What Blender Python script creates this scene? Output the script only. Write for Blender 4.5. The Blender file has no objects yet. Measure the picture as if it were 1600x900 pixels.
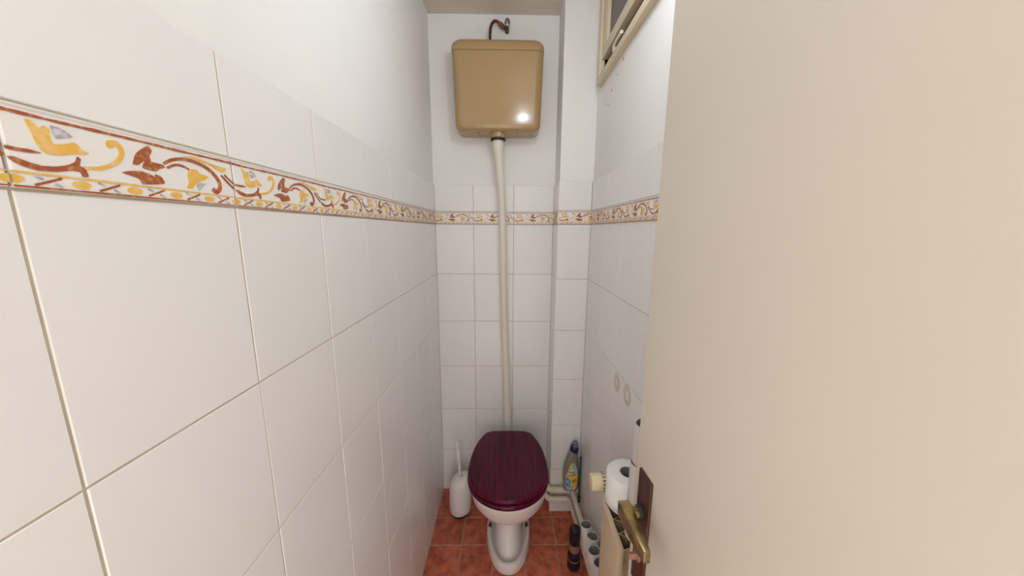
import bpy, bmesh, math, random
from mathutils import Vector, Matrix
random.seed(7)
PI = math.pi
scn = bpy.context.scene
COL = scn.collection

# ------------------------------------------------------------------ camera
CAMZ = 1.475
F_PX, PITCH, YAW, ROLL = 509.96, 0.17536, 0.01353, 0.00711
cp, sp = math.cos(PITCH), math.sin(PITCH)
Fw = Vector((math.sin(YAW)*cp, math.cos(YAW)*cp, -sp))
R0 = Vector((math.cos(YAW), -math.sin(YAW), 0))
U0 = R0.cross(Fw)
Rw = math.cos(ROLL)*R0 + math.sin(ROLL)*U0
Uw = -math.sin(ROLL)*R0 + math.cos(ROLL)*U0
cam_data = bpy.data.cameras.new('camera')
cam_data.sensor_width = 36.0
cam_data.lens = F_PX*36.0/1600.0
cam_data.clip_start = 0.01
cam = bpy.data.objects.new('camera', cam_data)
COL.objects.link(cam)
M = Matrix((( Rw.x, Uw.x, -Fw.x, 0), (Rw.y, Uw.y, -Fw.y, 0), (Rw.z, Uw.z, -Fw.z, CAMZ), (0, 0, 0, 1)))
cam.matrix_world = M
scn.camera = cam

# ------------------------------------------------------------------ world, exposure
world = bpy.data.worlds.new('hallway_light')
scn.world = world
world.use_nodes = True
bg = world.node_tree.nodes['Background']
bg.inputs[0].default_value = (1.0, 0.955, 0.885, 1)
bg.inputs[1].default_value = 2.2
scn.view_settings.view_transform = 'Standard'
scn.view_settings.look = 'None'
scn.view_settings.gamma = 1.0
scn.view_settings.exposure = 0.04
scn.view_settings.use_curve_mapping = False
LAMP_POS = Vector((0.185, 0.62, 2.180))
LAMP_STRENGTH = 41.0

# ------------------------------------------------------------------ measures (metres)
XL, XR = -0.3624, 0.3755        # tiled faces of the side walls
YB, YC = 1.662, 1.5032          # back wall, front of the boxed-in duct
XC = 0.2264                     # left face of the duct
YF = -0.26                      # wall with the doorway, behind the camera
ZT0 = 1.5024                    # bottom of the border
TW, TH = 0.2, 0.25
HB = 0.0625
ZTOP = 1.691                    # top of the tiling
ZCEIL = 2.432
J = 0.0021                      # joint

# ------------------------------------------------------------------ materials
def newmat(name):
    m = bpy.data.materials.new(name)
    m.use_nodes = True
    nt = m.node_tree
    return m, nt, nt.nodes['Principled BSDF']
def node(nt, t, **kw):
    n = nt.nodes.new(t)
    for k, v in kw.items():
        setattr(n, k, v)
    return n
def mat(name, col, rough=0.5, metal=0.0, var=0.0, vscale=20.0, bump=0.0, bscale=200.0, coat=0.0, spec=0.5,
        col2=None, rnd=0.0, trans=0.0, thr=None, stretch=None, bdist=0.001):
    m, nt, b = newmat(name)
    b.inputs['Base Color'].default_value = (*col, 1)
    b.inputs['Roughness'].default_value = rough
    b.inputs['Metallic'].default_value = metal
    b.inputs['Coat Weight'].default_value = coat
    b.inputs['Coat Roughness'].default_value = 0.08
    b.inputs['Specular IOR Level'].default_value = spec
    b.inputs['Transmission Weight'].default_value = trans
    tc = node(nt, 'ShaderNodeTexCoord')
    src = tc.outputs['Object']
    if stretch:
        mp = node(nt, 'ShaderNodeMapping'); mp.inputs['Scale'].default_value = stretch
        nt.links.new(src, mp.inputs[0]); src = mp.outputs[0]
    out = None
    if var > 0 or col2:
        n = node(nt, 'ShaderNodeTexNoise'); n.inputs['Scale'].default_value = vscale; n.inputs['Detail'].default_value = 6
        n.noise_dimensions = '4D'
        oi = node(nt, 'ShaderNodeObjectInfo')
        mu = node(nt, 'ShaderNodeMath', operation='MULTIPLY'); mu.inputs[1].default_value = 37.0
        nt.links.new(oi.outputs['Random'], mu.inputs[0]); nt.links.new(mu.outputs[0], n.inputs['W'])
        nt.links.new(src, n.inputs['Vector'])
        r = node(nt, 'ShaderNodeValToRGB')
        c2 = col2 if col2 else tuple(c*(1-var) for c in col)
        lo, hi = thr if thr else (0.3, 0.7)
        r.color_ramp.elements[0].position = lo; r.color_ramp.elements[0].color = (*c2, 1)
        r.color_ramp.elements[1].position = hi; r.color_ramp.elements[1].color = (*col, 1)
        nt.links.new(n.outputs['Fac'], r.inputs[0])
        out = r.outputs[0]
        if rnd > 0:
            hs = node(nt, 'ShaderNodeHueSaturation')
            mr = node(nt, 'ShaderNodeMapRange'); mr.inputs['To Min'].default_value = 1-rnd; mr.inputs['To Max'].default_value = 1+rnd
            nt.links.new(oi.outputs['Random'], mr.inputs['Value']); nt.links.new(mr.outputs[0], hs.inputs['Value'])
            nt.links.new(out, hs.inputs['Color']); out = hs.outputs[0]
        nt.links.new(out, b.inputs['Base Color'])
    if bump > 0:
        n2 = node(nt, 'ShaderNodeTexNoise'); n2.inputs['Scale'].default_value = bscale; n2.inputs['Detail'].default_value = 4
        nt.links.new(src, n2.inputs['Vector'])
        bp = node(nt, 'ShaderNodeBump'); bp.inputs['Strength'].default_value = bump; bp.inputs['Distance'].default_value = bdist
        nt.links.new(n2.outputs['Fac'], bp.inputs['Height']); nt.links.new(bp.outputs[0], b.inputs['Normal'])
    return m

MT = {}
MT['plaster'] = mat('plaster', (0.86, 0.85, 0.835), 0.9, bump=0.5, bscale=170, var=0.05, vscale=4, spec=0.2)
MT['ceiling'] = mat('ceiling_paint', (0.74, 0.66, 0.56), 0.9, bump=0.3, bscale=120, var=0.10, vscale=5, spec=0.2)
MT['tile'] = mat('tile_glaze', (0.84, 0.827, 0.82), 0.22, var=0.025, vscale=7, rnd=0.012, bump=0.04, bscale=40, spec=0.4)
MT['grout'] = mat('grout', (0.60, 0.51, 0.39), 0.95, var=0.25, vscale=14, bump=0.4, bscale=400)
MT['border'] = mat('border_glaze', (0.85, 0.83, 0.81), 0.25, var=0.04, vscale=30, bump=0.05, bscale=60)
MT['rust'] = mat('border_rust', (0.37, 0.090, 0.026), 0.35, col2=(0.56, 0.27, 0.13), vscale=220, thr=(0.34, 0.5))
MT['yellow'] = mat('border_yellow', (0.80, 0.47, 0.08), 0.35, col2=(0.82, 0.60, 0.28), vscale=160, thr=(0.3, 0.55))
MT['greyblue'] = mat('border_grey', (0.40, 0.38, 0.42), 0.35, col2=(0.66, 0.64, 0.66), vscale=220, thr=(0.4, 0.55))
MT['terracotta'] = mat('terracotta', (0.64, 0.170, 0.092), 0.42, col2=(0.33, 0.070, 0.038), vscale=26, thr=(0.30, 0.62), rnd=0.12, bump=0.35, bscale=90)
MT['floor_grout'] = mat('floor_grout', (0.54, 0.45, 0.36), 0.95, var=0.4, vscale=25, bump=0.3)
MT['porcelain'] = mat('porcelain', (0.84, 0.815, 0.79), 0.20, spec=0.4, var=0.02)
MT['cistern'] = mat('cistern_plastic', (0.43, 0.28, 0.130), 0.20, var=0.05, vscale=6, coat=0.25)
MT['cream_plastic'] = mat('cream_plastic', (0.76, 0.71, 0.62), 0.35, var=0.05)
MT['pipe_paint'] = mat('pipe_paint', (0.76, 0.69, 0.56), 0.38, var=0.12, vscale=12, bump=0.15, bscale=60)
MT['rubber'] = mat('black_rubber', (0.012, 0.012, 0.016), 0.5, var=0.2)
MT['black'] = mat('black_plastic', (0.010, 0.010, 0.018), 0.28, var=0.2)
MT['navy'] = mat('navy_plastic', (0.010, 0.010, 0.10), 0.3, var=0.1)
MT['copper'] = mat('copper_band', (0.45, 0.24, 0.20), 0.35, metal=0.4, var=0.15)
MT['white_plastic'] = mat('white_plastic', (0.80, 0.78, 0.76), 0.3, var=0.02)
MT['paper'] = mat('tissue_paper', (0.86, 0.85, 0.84), 0.95, var=0.03, bump=0.6, bscale=150, spec=0.1)
MT['card'] = mat('cardboard', (0.33, 0.315, 0.32), 0.9, var=0.1, vscale=40, spec=0.1)
MT['tubepaper'] = mat('tube_paper', (0.68, 0.65, 0.63), 0.92, var=0.15, vscale=30, bump=0.5, bscale=80, spec=0.1)
MT['door'] = mat('door_paint', (0.71, 0.64, 0.55), 0.36, var=0.03, vscale=3, bump=0.06, bscale=25)
MT['frame'] = mat('window_paint', (0.70, 0.60, 0.44), 0.4, var=0.06, vscale=15, bump=0.1, bscale=50)
MT['dark_gap'] = mat('gap_shade_and_chip_brown', (0.16, 0.09, 0.045), 0.7, var=0.3, vscale=30)  # dark brown: painted shade of the window gap, also chips and screws
MT['glass'] = mat('obscure_glass', (0.055, 0.048, 0.042), 0.25, var=0.25, vscale=9, bump=0.25, bscale=120)
MT['brass'] = mat('aged_brass', (0.50, 0.37, 0.16), 0.28, metal=1.0, col2=(0.20, 0.15, 0.10), vscale=45, thr=(0.35, 0.6))
MT['bronze'] = mat('brown_bronze', (0.13, 0.055, 0.04), 0.35, metal=0.6, var=0.3, vscale=30)
MT['radiator'] = mat('radiator_paint', (0.58, 0.45, 0.31), 0.4, var=0.08, vscale=10)
MT['fin'] = mat('convector_metal', (0.60, 0.48, 0.28), 0.4, metal=0.25, col2=(0.34, 0.24, 0.12), vscale=35, thr=(0.35, 0.6))
MT['valve'] = mat('valve_plastic', (0.78, 0.69, 0.46), 0.4, var=0.06)
MT['old_pipe'] = mat('rusty_pipe', (0.13, 0.085, 0.055), 0.4, metal=0.5, col2=(0.10, 0.03, 0.012), vscale=120, thr=(0.4, 0.6))
MT['zinc'] = mat('dull_zinc', (0.30, 0.30, 0.31), 0.4, metal=0.7, var=0.2, vscale=150)
MT['bottle'] = mat('grey_brown_bottle', (0.25, 0.215, 0.175), 0.22, var=0.08, vscale=20, coat=0.2)
MT['clear'] = mat('clear_plastic', (0.75, 0.78, 0.9), 0.08, trans=0.85)
MT['lab_yellow'] = mat('label_yellow', (0.83, 0.55, 0.06), 0.4, var=0.04)
MT['lab_sky'] = mat('label_sky', (0.26, 0.52, 0.68), 0.4, var=0.1, vscale=90)
MT['lab_blue'] = mat('label_blue', (0.03, 0.17, 0.45), 0.4, col2=(0.25, 0.55, 0.70), vscale=130, thr=(0.45, 0.55))
MT['lab_white'] = mat('label_white', (0.82, 0.82, 0.84), 0.4)
MT['lab_navy'] = mat('label_navy', (0.012, 0.012, 0.07), 0.4)
MT['lab_red'] = mat('label_red', (0.55, 0.12, 0.05), 0.4)
MT['teal'] = mat('teal_plastic', (0.006, 0.085, 0.12), 0.3, var=0.1)
MT['stain'] = mat('glue_stain', (0.60, 0.53, 0.40), 0.5, col2=(0.65, 0.60, 0.51), vscale=60)

def wood_mat():
    m, nt, b = newmat('mahogany_lacquer')
    tc = node(nt, 'ShaderNodeTexCoord')
    mp = node(nt, 'ShaderNodeMapping'); mp.inputs['Scale'].default_value = (38, 2.2, 6)
    n = node(nt, 'ShaderNodeTexNoise'); n.inputs['Scale'].default_value = 3.0; n.inputs['Detail'].default_value = 8; n.inputs['Distortion'].default_value = 0.4
    r = node(nt, 'ShaderNodeValToRGB')
    r.color_ramp.elements[0].position = 0.32; r.color_ramp.elements[0].color = (0.040, 0.0024, 0.014, 1)
    r.color_ramp.elements[1].position = 0.70; r.color_ramp.elements[1].color = (0.125, 0.0045, 0.032, 1)
    nt.links.new(tc.outputs['Object'], mp.inputs[0]); nt.links.new(mp.outputs[0], n.inputs['Vector'])
    nt.links.new(n.outputs['Fac'], r.inputs[0]); nt.links.new(r.outputs[0], b.inputs['Base Color'])
    b.inputs['Roughness'].default_value = 0.24
    b.inputs['Specular IOR Level'].default_value = 0.22
    return m
MT['wood'] = wood_mat()

def lamp_mat():
    m, nt, b = newmat('lit_globe')
    b.inputs['Base Color'].default_value = (0.9, 0.88, 0.84, 1)
    b.inputs['Emission Color'].default_value = (0.85, 0.925, 1.0, 1)
    b.inputs['Emission Strength'].default_value = LAMP_STRENGTH
    return m
MT['lamp'] = lamp_mat()

# ------------------------------------------------------------------ helpers
def link(name, me, mats=None, parent=None, loc=(0, 0, 0)):
    o = bpy.data.objects.new(name, me)
    COL.objects.link(o)
    if me is not None and mats:
        for m in (mats if isinstance(mats, (list, tuple)) else [mats]):
            me.materials.append(MT[m])
    o.location = loc
    if parent:
        o.parent = parent
    return o
def mesh_from(verts, faces, name='mesh', smooth=False, idx=None):
    me = bpy.data.meshes.new(name)
    me.from_pydata([tuple(v) for v in verts], [], faces)
    if idx:
        me.polygons.foreach_set('material_index', idx)
    if smooth:
        me.polygons.foreach_set('use_smooth', [True]*len(me.polygons))
    me.update()
    return me
def fix(me):
    bm = bmesh.new(); bm.from_mesh(me)
    bmesh.ops.recalc_face_normals(bm, faces=bm.faces)
    bm.to_mesh(me); bm.free()
    return me
def sharp(me, ang=40):
    bm = bmesh.new(); bm.from_mesh(me)
    bmesh.ops.recalc_face_normals(bm, faces=bm.faces)
    for f in bm.faces: f.smooth = True
    for e in bm.edges:
        if len(e.link_faces) == 2 and e.calc_face_angle(0) > math.radians(ang):
            e.smooth = False
    bm.to_mesh(me); bm.free()
    return me
class MB:
    def __init__(s): s.v = []; s.f = []; s.i = []
    def add(s, verts, faces, mi=0):
        o = len(s.v); s.v += [tuple(v) for v in verts]; s.f += [tuple(o+k for k in f) for f in faces]; s.i += [mi]*len(faces)
    def box(s, x0, x1, y0, y1, z0, z1, mi=0):
        v = [(x0, y0, z0), (x1, y0, z0), (x1, y1, z0), (x0, y1, z0), (x0, y0, z1), (x1, y0, z1), (x1, y1, z1), (x0, y1, z1)]
        s.add(v, [(3, 2, 1, 0), (4, 5, 6, 7), (0, 1, 5, 4), (1, 2, 6, 5), (2, 3, 7, 6), (3, 0, 4, 7)], mi)
    def loft(s, rings, mi=0, cap0=True, cap1=True):
        n = len(rings[0]); v = []; f = []
        for r in rings: v += list(r)
        for a in range(len(rings)-1):
            for k in range(n):
                f.append((a*n+k, a*n+(k+1) % n, (a+1)*n+(k+1) % n, (a+1)*n+k))
        if cap0: f.append(tuple(range(n))[::-1])
        if cap1: f.append(tuple((len(rings)-1)*n+k for k in range(n)))
        s.add(v, f, mi)
    def lathe(s, prof, n=24, axis='z', at=(0, 0, 0), mi=0, closed=False):
        rings = []
        for r, h in prof:
            ring = []
            for k in range(n):
                a = 2*PI*k/n
                p = (r*math.cos(a), r*math.sin(a), h)
                if axis == 'x': p = (h, r*math.cos(a), r*math.sin(a))
                if axis == 'y': p = (r*math.sin(a), h, r*math.cos(a))
                ring.append((p[0]+at[0], p[1]+at[1], p[2]+at[2]))
            rings.append(ring)
        if closed:
            rings.append(rings[0]); s.loft(rings, mi, False, False)
        else:
            s.loft(rings, mi)
    def tube(s, pts, rad, n=14, mi=0, sub=6):
        P = [Vector(p) for p in pts]
        if not isinstance(rad, (list, tuple)): rad = [rad]*len(P)
        Q = []; RR = []
        if sub > 1 and len(P) > 2:
            for a in range(len(P)-1):
                p0 = P[max(a-1, 0)]; p1 = P[a]; p2 = P[a+1]; p3 = P[min(a+2, len(P)-1)]
                for k in range(sub):
                    t = k/sub
                    Q.append(0.5*((2*p1)+(p2-p0)*t+(2*p0-5*p1+4*p2-p3)*t*t+(3*p1-p0-3*p2+p3)*t**3))
                    RR.append(rad[a]*(1-t)+rad[a+1]*t)
            Q.append(P[-1]); RR.append(rad[-1])
        else:
            Q, RR = P, list(rad)
        rings = []; prev = None
        for k, p in enumerate(Q):
            d = (Q[min(k+1, len(Q)-1)]-Q[max(k-1, 0)]).normalized()
            if prev is None:
                ref = Vector((0, 0, 1)) if abs(d.z) < 0.9 else Vector((1, 0, 0))
                a1 = d.cross(ref).normalized()
            else:
                a1 = (prev-d*prev.dot(d)).normalized()
            a2 = d.cross(a1); prev = a1
            rings.append([p+(a1*math.cos(2*PI*j/n)+a2*math.sin(2*PI*j/n))*RR[k] for j in range(n)])
        s.loft(rings, mi)
    def build(s, name, mats, parent=None, smooth=True, ang=40, bevel=0.0, loc=(0, 0, 0)):
        me = mesh_from(s.v, s.f, name, False, s.i)
        if bevel > 0:
            bm = bmesh.new(); bm.from_mesh(me)
            bmesh.ops.recalc_face_normals(bm, faces=bm.faces)
            ed = [e for e in bm.edges if len(e.link_faces) == 2 and e.calc_face_angle(0) > math.radians(30)]
            bmesh.ops.bevel(bm, geom=ed, offset=bevel, segments=2, affect='EDGES', profile=0.6)
            bm.to_mesh(me); bm.free()
        if smooth: sharp(me, ang)
        else: fix(me)
        return link(name, me, mats, parent, loc)
def empty(name, loc=(0, 0, 0), rot=(0, 0, 0)):
    o = bpy.data.objects.new(name, None); COL.objects.link(o)
    o.empty_display_size = 0.05
    o.location = loc; o.rotation_euler = rot
    return o
def tag(o, label, cat, group=None):
    o['label'] = label; o['category'] = cat
    if group: o['group'] = group
    return o
def struct(o, label=None, cat=None):
    o['kind'] = 'structure'
    if label: o['label'] = label
    if cat: o['category'] = cat
    return o
def copy_tree(o, parent=None):
    c = o.copy(); COL.objects.link(c); c.parent = parent
    for ch in list(o.children): copy_tree(ch, c)
    return c
def chaikin(pts, it=2, closed=True, q=0.25):
    for _ in range(it):
        out = []; n = len(pts)
        rng = range(n) if closed else range(n-1)
        if not closed: out.append(pts[0])
        for k in rng:
            a = pts[k]; b = pts[(k+1) % n]
            out.append((a[0]*(1-q)+b[0]*q, a[1]*(1-q)+b[1]*q)); out.append((a[0]*q+b[0]*(1-q), a[1]*q+b[1]*(1-q)))
        if not closed: out.append(pts[-1])
        pts = out
    return pts
def stroke(pts, w, it=2, taper=None):
    pts = chaikin(pts, it, False); n = len(pts); L = []; Rr = []
    for k, p in enumerate(pts):
        a = pts[max(k-1, 0)]; b = pts[min(k+1, n-1)]
        dx, dy = b[0]-a[0], b[1]-a[1]; l = math.hypot(dx, dy) or 1
        t = k/(n-1); ww = w*(taper(t) if taper else 1)/2
        L.append((p[0]-dy/l*ww, p[1]+dx/l*ww)); Rr.append((p[0]+dy/l*ww, p[1]-dx/l*ww))
    return L+Rr[::-1]
def clip_poly(poly, x, keep_greater):
    out = []; n = len(poly)
    for k in range(n):
        a = poly[k]; b = poly[(k+1) % n]
        ia = (a[0] >= x) if keep_greater else (a[0] <= x); ib = (b[0] >= x) if keep_greater else (b[0] <= x)
        if ia: out.append(a)
        if ia != ib:
            t = (x-a[0])/(b[0]-a[0]); out.append((x, a[1]+t*(b[1]-a[1])))
    return out

# ------------------------------------------------------------------ room shell
def wall_mesh(name, boxes, mats, label=None):
    mb = MB()
    for b in boxes: mb.box(*b[:6], mi=b[6])
    return struct(mb.build(name, mats, smooth=False))
G = 0.0011       # joints lie this far behind the tile faces
PG = 0.0035      # plaster lies this far behind the tile faces
TK = 0.10
wall_left = wall_mesh('wall_left', [(XL-TK, XL-G, YF, YB+TK, -0.05, ZTOP-0.001, 0), (XL-TK, XL-PG, YF, YB+TK, ZTOP-0.001, ZCEIL+0.05, 1)], ['grout', 'plaster'])
wall_back = wall_mesh('wall_back', [(XL-G, XR+TK, YB+G, YB+TK, -0.05, ZTOP-0.001, 0), (XL-PG, XR+TK, YB+PG, YB+TK, ZTOP-0.001, ZCEIL+0.05, 1)], ['grout', 'plaster'])
wall_duct = wall_mesh('wall_duct', [(XC+G, XR+G, YC+G, YB+G, -0.05, ZTOP-0.001, 0), (XC+PG, XR+PG, YC+PG, YB+PG, ZTOP-0.001, ZCEIL+0.05, 1)], ['grout', 'plaster'])
# right wall with the window opening
WY0, WY1, WZ0, WZ1 = 0.82, 1.418, 2.079, 2.405
wall_right = wall_mesh('wall_right', [(XR+G, XR+TK, YF, YB+TK, -0.05, ZTOP-0.001, 0),
    (XR+PG, XR+TK, YF, YB+TK, ZTOP-0.001, WZ0, 1), (XR+PG, XR+TK, YF, WY0, WZ0, ZCEIL+0.05, 1),
    (XR+PG, XR+TK, WY1, YB+TK, WZ0, ZCEIL+0.05, 1), (XR+PG, XR+TK, WY0, WY1, WZ1, ZCEIL+0.05, 1)], ['grout', 'plaster'])
ceiling = wall_mesh('ceiling', [(XL-TK, XR+TK, YF-0.1, YB+TK, ZCEIL, ZCEIL+0.1, 0)], ['ceiling'])
wall_front = wall_mesh('wall_front', [(XL-TK, -0.335, YF-0.10, YF, 0, ZCEIL, 0), (0.345, XR+TK, YF-0.10, YF, 0, ZCEIL, 0),
    (-0.335, 0.345, YF-0.10, YF, 2.06, ZCEIL, 0)], ['plaster'])
floor = wall_mesh('floor', [(XL-TK, XR+TK, YF-0.1, YB+TK, -0.08, -0.0012, 0)], ['floor_grout'])

# ------------------------------------------------------------------ tiles
cache = {}
def slab_verts(w, h, t, c):
    v = []
    for d, z in ((0, -0.004), (0, t-c), (c, t)):
        v += [(d, d, z), (w-d, d, z), (w-d, h-d, z), (d, h-d, z)]
    f = []
    for a in (0, 4):
        for k in range(4): f.append((a+k, a+(k+1) % 4, a+4+(k+1) % 4, a+4+k))
    f.append((8, 9, 10, 11))
    return v, f
def tile_mesh(w, h, t, c, m):
    key = (round(w, 4), round(h, 4), round(t, 4), m)
    if key not in cache:
        v, f = slab_verts(w, h, t, c)
        me = mesh_from(v, f, m+'_slab'); me.materials.append(MT[m])
        cache[key] = me
    return cache[key]

# painted relief of the border tile, in millimetres (u along, v up), one 200 x 60 tile
DESIGN = []
def add_shape(m, poly): DESIGN.append((m, poly))
rough_line = lambda t: 1+0.25*math.sin(t*61)+0.15*math.sin(t*23)
add_shape('rust', stroke([(0.5, 55), (30, 54.6), (60, 55), (98, 55.2), (130, 54.9), (169, 55.2), (199.5, 55.2)], 2.2, 2, rough_line))
add_shape('yellow', chaikin([(14, 51.2), (17, 51.6), (21, 46.3), (24, 49.6), (27, 48.2), (26, 42.6), (27, 36.4), (34, 38.1), (40, 41.3), (43, 39.7), (45, 36.2), (50, 34.2), (45, 32.5), (38, 31.6), (30, 28.5), (23, 28.4), (19, 31), (17, 38), (16, 44.4)], 1, True, 0.14))
add_shape('greyblue', chaikin([(28, 50.8), (33, 50.6), (37, 48.6), (41, 45.3), (37, 43.7), (30, 41.3), (29, 44.5)], 1, True, 0.14))
add_shape('rust', chaikin([(1, 30), (7, 29.2), (13, 29.6), (20, 28.2), (13, 26.9), (6, 26.9), (1, 27.2)], 1, True, 0.14))
add_shape('rust', chaikin([(1, 22.3), (4, 22.5), (11, 20), (18, 18.5), (26, 19.4), (34, 22.1), (39, 25.5), (41, 30.4), (43, 28.3), (41, 22.8), (45, 20.9), (46, 14.5), (42, 13.9), (41, 18), (36, 18), (25, 15.2), (15, 14.5), (7, 16.6), (2, 19.9)], 1, True, 0.14))
add_shape('yellow', stroke([(44, 21.8), (54, 22.7), (64, 27), (72, 34), (75, 41.7), (73, 47), (69, 48), (65, 46.2)], 4.2, 2, lambda t: 0.6+0.7*t))
add_shape('yellow', [(66+3*math.cos(a*PI/6), 45.6+3*math.sin(a*PI/6)) for a in range(12)])
add_shape('rust', chaikin([(99, 53), (102, 48.4), (98.5, 42.4), (99.5, 37.2), (110, 37), (113, 34.3), (106, 31.5), (103, 28.8), (97, 28.9), (90, 30.1), (94, 38.2), (87, 31.9), (82, 31.8), (86, 41.9), (91, 46.8)], 1, True, 0.14))
add_shape('rust', chaikin([(71, 22.5), (79, 25.4), (88, 26.8), (96, 25.2), (102, 22.1), (101, 25.9), (107, 24.5), (110, 17.8), (101, 15.7), (88, 14.1), (86, 19.1), (79, 20.9)], 1, True, 0.14))
add_shape('rust', stroke([(112, 38.1), (121, 44), (134, 47.4), (147, 47), (161, 43.6), (172, 36.4), (178, 26.9), (176, 18.9), (170, 15.2), (166, 19.3)], 5.0, 2, lambda t: 0.55+0.6*t))
add_shape('rust', stroke([(115, 34.6), (124, 39.6), (133, 39.5), (139, 37.0)], 2.4, 2))
add_shape('yellow', chaikin([(133, 50.2), (148, 52.3), (160, 50.4), (174, 48), (190, 47.1), (186, 40.7), (177, 42.4), (167, 46.8), (151, 49.6)], 1, True, 0.14))
add_shape('yellow', chaikin([(139, 37.2), (148, 38.7), (151, 33.9), (164, 33.3), (156, 27.5), (147, 24.5), (140, 16.5), (133, 15.7), (137, 23.1), (136, 29.8)], 1, True, 0.14))
add_shape('greyblue', chaikin([(148, 23.8), (159, 24.3), (153, 19.8), (149, 14.4), (145, 19.1)], 1, True, 0.14))
add_shape('rust', stroke([(181, 37.3), (190, 29), (199, 22.6)], 2.4, 1))
add_shape('rust', stroke([(186, 38.5), (193, 33), (199, 29.2)], 2.0, 1))
add_shape('yellow', stroke([(1, 12), (50, 12.3), (100, 12.4), (150, 12.3), (199, 12.4)], 1.4, 1, rough_line))
add_shape('rust', stroke([(1, 1.8), (50, 1.8), (100, 1.6), (150, 1.8), (199, 1.8)], 1.3, 1, rough_line))
for k in range(6):
    c = k*40; pts = []
    for a in range(14):
        x = c+6.6*math.cos(2*PI*a/14); y = 7.0+3.2*math.sin(2*PI*a/14); pts.append((x, y))
    if k == 0: pts = clip_poly(pts, 0.8, True)
    if k == 5: pts = clip_poly(pts, 199.2, False)
    add_shape('yellow', pts)
for k in range(5):
    c = k*40+20
    add_shape('rust', stroke([(c-8, 3.6), (c, 7), (c+8, 10.6)], 1.7, 1))
    add_shape('greyblue', stroke([(c-8, 10.6), (c-3, 8.2)], 1.6, 1)); add_shape('greyblue', stroke([(c+3, 5.8), (c+8, 3.6)], 1.6, 1))
MIDX = {'border': 0, 'rust': 1, 'yellow': 2, 'greyblue': 3}
def border_mesh(u0, u1):
    key = ('border', round(u0), round(u1))
    if key in cache: return cache[key]
    mb = MB(); w = (u1-u0)/1000-J; h = HB-J
    t = G+0.0022
    v, f = slab_verts(w, h, t, 0.0012); mb.add(v, f, 0)
    # moulded top lip
    mb.add([(0.0005, h-0.0036, t-0.0002), (w-0.0005, h-0.0036, t-0.0002), (w-0.0005, h-0.0016, t+0.0012), (0.0005, h-0.0016, t+0.0012), (w-0.0005, h-0.0006, t-0.0006), (0.0005, h-0.0006, t-0.0006)],
           [(0, 1, 2, 3), (3, 2, 4, 5)], 0)
    for m, poly in DESIGN:
        p = clip_poly(poly, u0+0.8, True)
        if len(p) >= 3: p = clip_poly(p, u1-0.8, False)
        if len(p) < 3: continue
        q = [((x-u0)/1000-J/2, y/1000-J/2+0.0004) for x, y in p]
        area = sum(q[k][0]*q[(k+1) % len(q)][1]-q[(k+1) % len(q)][0]*q[k][1] for k in range(len(q)))
        if area < 0: q = q[::-1]
        n = len(q)
        vs = [(x, y, t-0.0003) for x, y in q]+[(x, y, t+0.0007) for x, y in q]
        fs = [(k, (k+1) % n, n+(k+1) % n, n+k) for k in range(n)]+[tuple(range(n, 2*n))]
        mb.add(vs, fs, MIDX[m])
    me = mesh_from(mb.v, mb.f, 'border_tile', False, mb.i)
    for m in ('border', 'rust', 'yellow', 'greyblue'): me.materials.append(MT[m])
    cache[key] = me
    return me
ORI = {'left': Matrix(((0, 0, 1), (1, 0, 0), (0, 1, 0))), 'back': Matrix(((1, 0, 0), (0, 0, -1), (0, 1, 0))), 'right': Matrix(((0, 0, -1), (-1, 0, 0), (0, 1, 0)))}
ROWS = [(ZT0-TH*(k+1), ZT0-TH*k) for k in range(6)]
ROWS[5] = (0.0, ROWS[5][1])
TOPROW = (ZT0+HB, ZTOP)
def tile_wall(parent, ori, surf, cols, start_u, tilt=0.0016):
    """cols: list of (a0, a1, u0): extent along the wall in u direction and pattern offset"""
    O = ORI[ori]
    def pos(a, z):
        if ori == 'left': return Vector((surf-G, a, z))
        if ori == 'back': return Vector((a, surf+G, z))
        return Vector((surf+G, -a, z))
    for (a0, a1, u0) in cols:
        w = a1-a0-J
        if w < 0.004: continue
        for (z0, z1) in ROWS+[TOPROW]:
            h = z1-z0-J
            o = bpy.data.objects.new('wall_tile', tile_mesh(w, h, G+random.choice((0, 0, 0.0003)), 0.0009, 'tile'))
            COL.objects.link(o); o.parent = parent
            r = Matrix.Rotation(random.uniform(-1, 1)*tilt, 3, 'X') @ Matrix.Rotation(random.uniform(-1, 1)*tilt, 3, 'Y')
            m = (O @ r).to_4x4(); m.translation = pos(a0+J/2, z0+J/2)
            o.matrix_world = m
        o = bpy.data.objects.new('border_tile', border_mesh(u0*1000, (u0+a1-a0)*1000))
        COL.objects.link(o); o.parent = parent
        m = O.to_4x4(); m.translation = pos(a0+J/2, ZT0+J/2)
        o.matrix_world = m
YL0 = 0.2509
lc = []
k = -3
while True:
    a0 = YL0+TW*k; a1 = min(a0+TW, YB)
    if a0 >= YB-0.004: break
    if a1 > YF+0.02: 
        s0 = max(a0, YF); lc.append((s0, a1, s0-a0))
    k += 1
tile_wall(wall_left, 'left', XL, lc, 0)
XB1 = -0.1717
tile_wall(wall_back, 'back', YB, [(XL, XB1, 0.2-(XB1-XL)), (XB1, XB1+TW, 0), (XB1+TW, XC, 0)], 0)
tile_wall(wall_duct, 'back', YC, [(XC, XR, 0)], 0)
tile_wall(wall_duct, 'right', XC, [(-YB, -YC, 0.0)], 0)
rc = []
YR0 = 1.272
edges = [YC, YR0+TW]+[YR0-TW*k for k in range(0, 9)]
for a, b in zip(edges[:-1], edges[1:]):
    if b < YF: b = YF
    if a <= YF+0.01: break
    rc.append((-a, -b, 0.2-(a-b) if a == YC else 0))
tile_wall(wall_right, 'right', XR, rc, 0)

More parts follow.
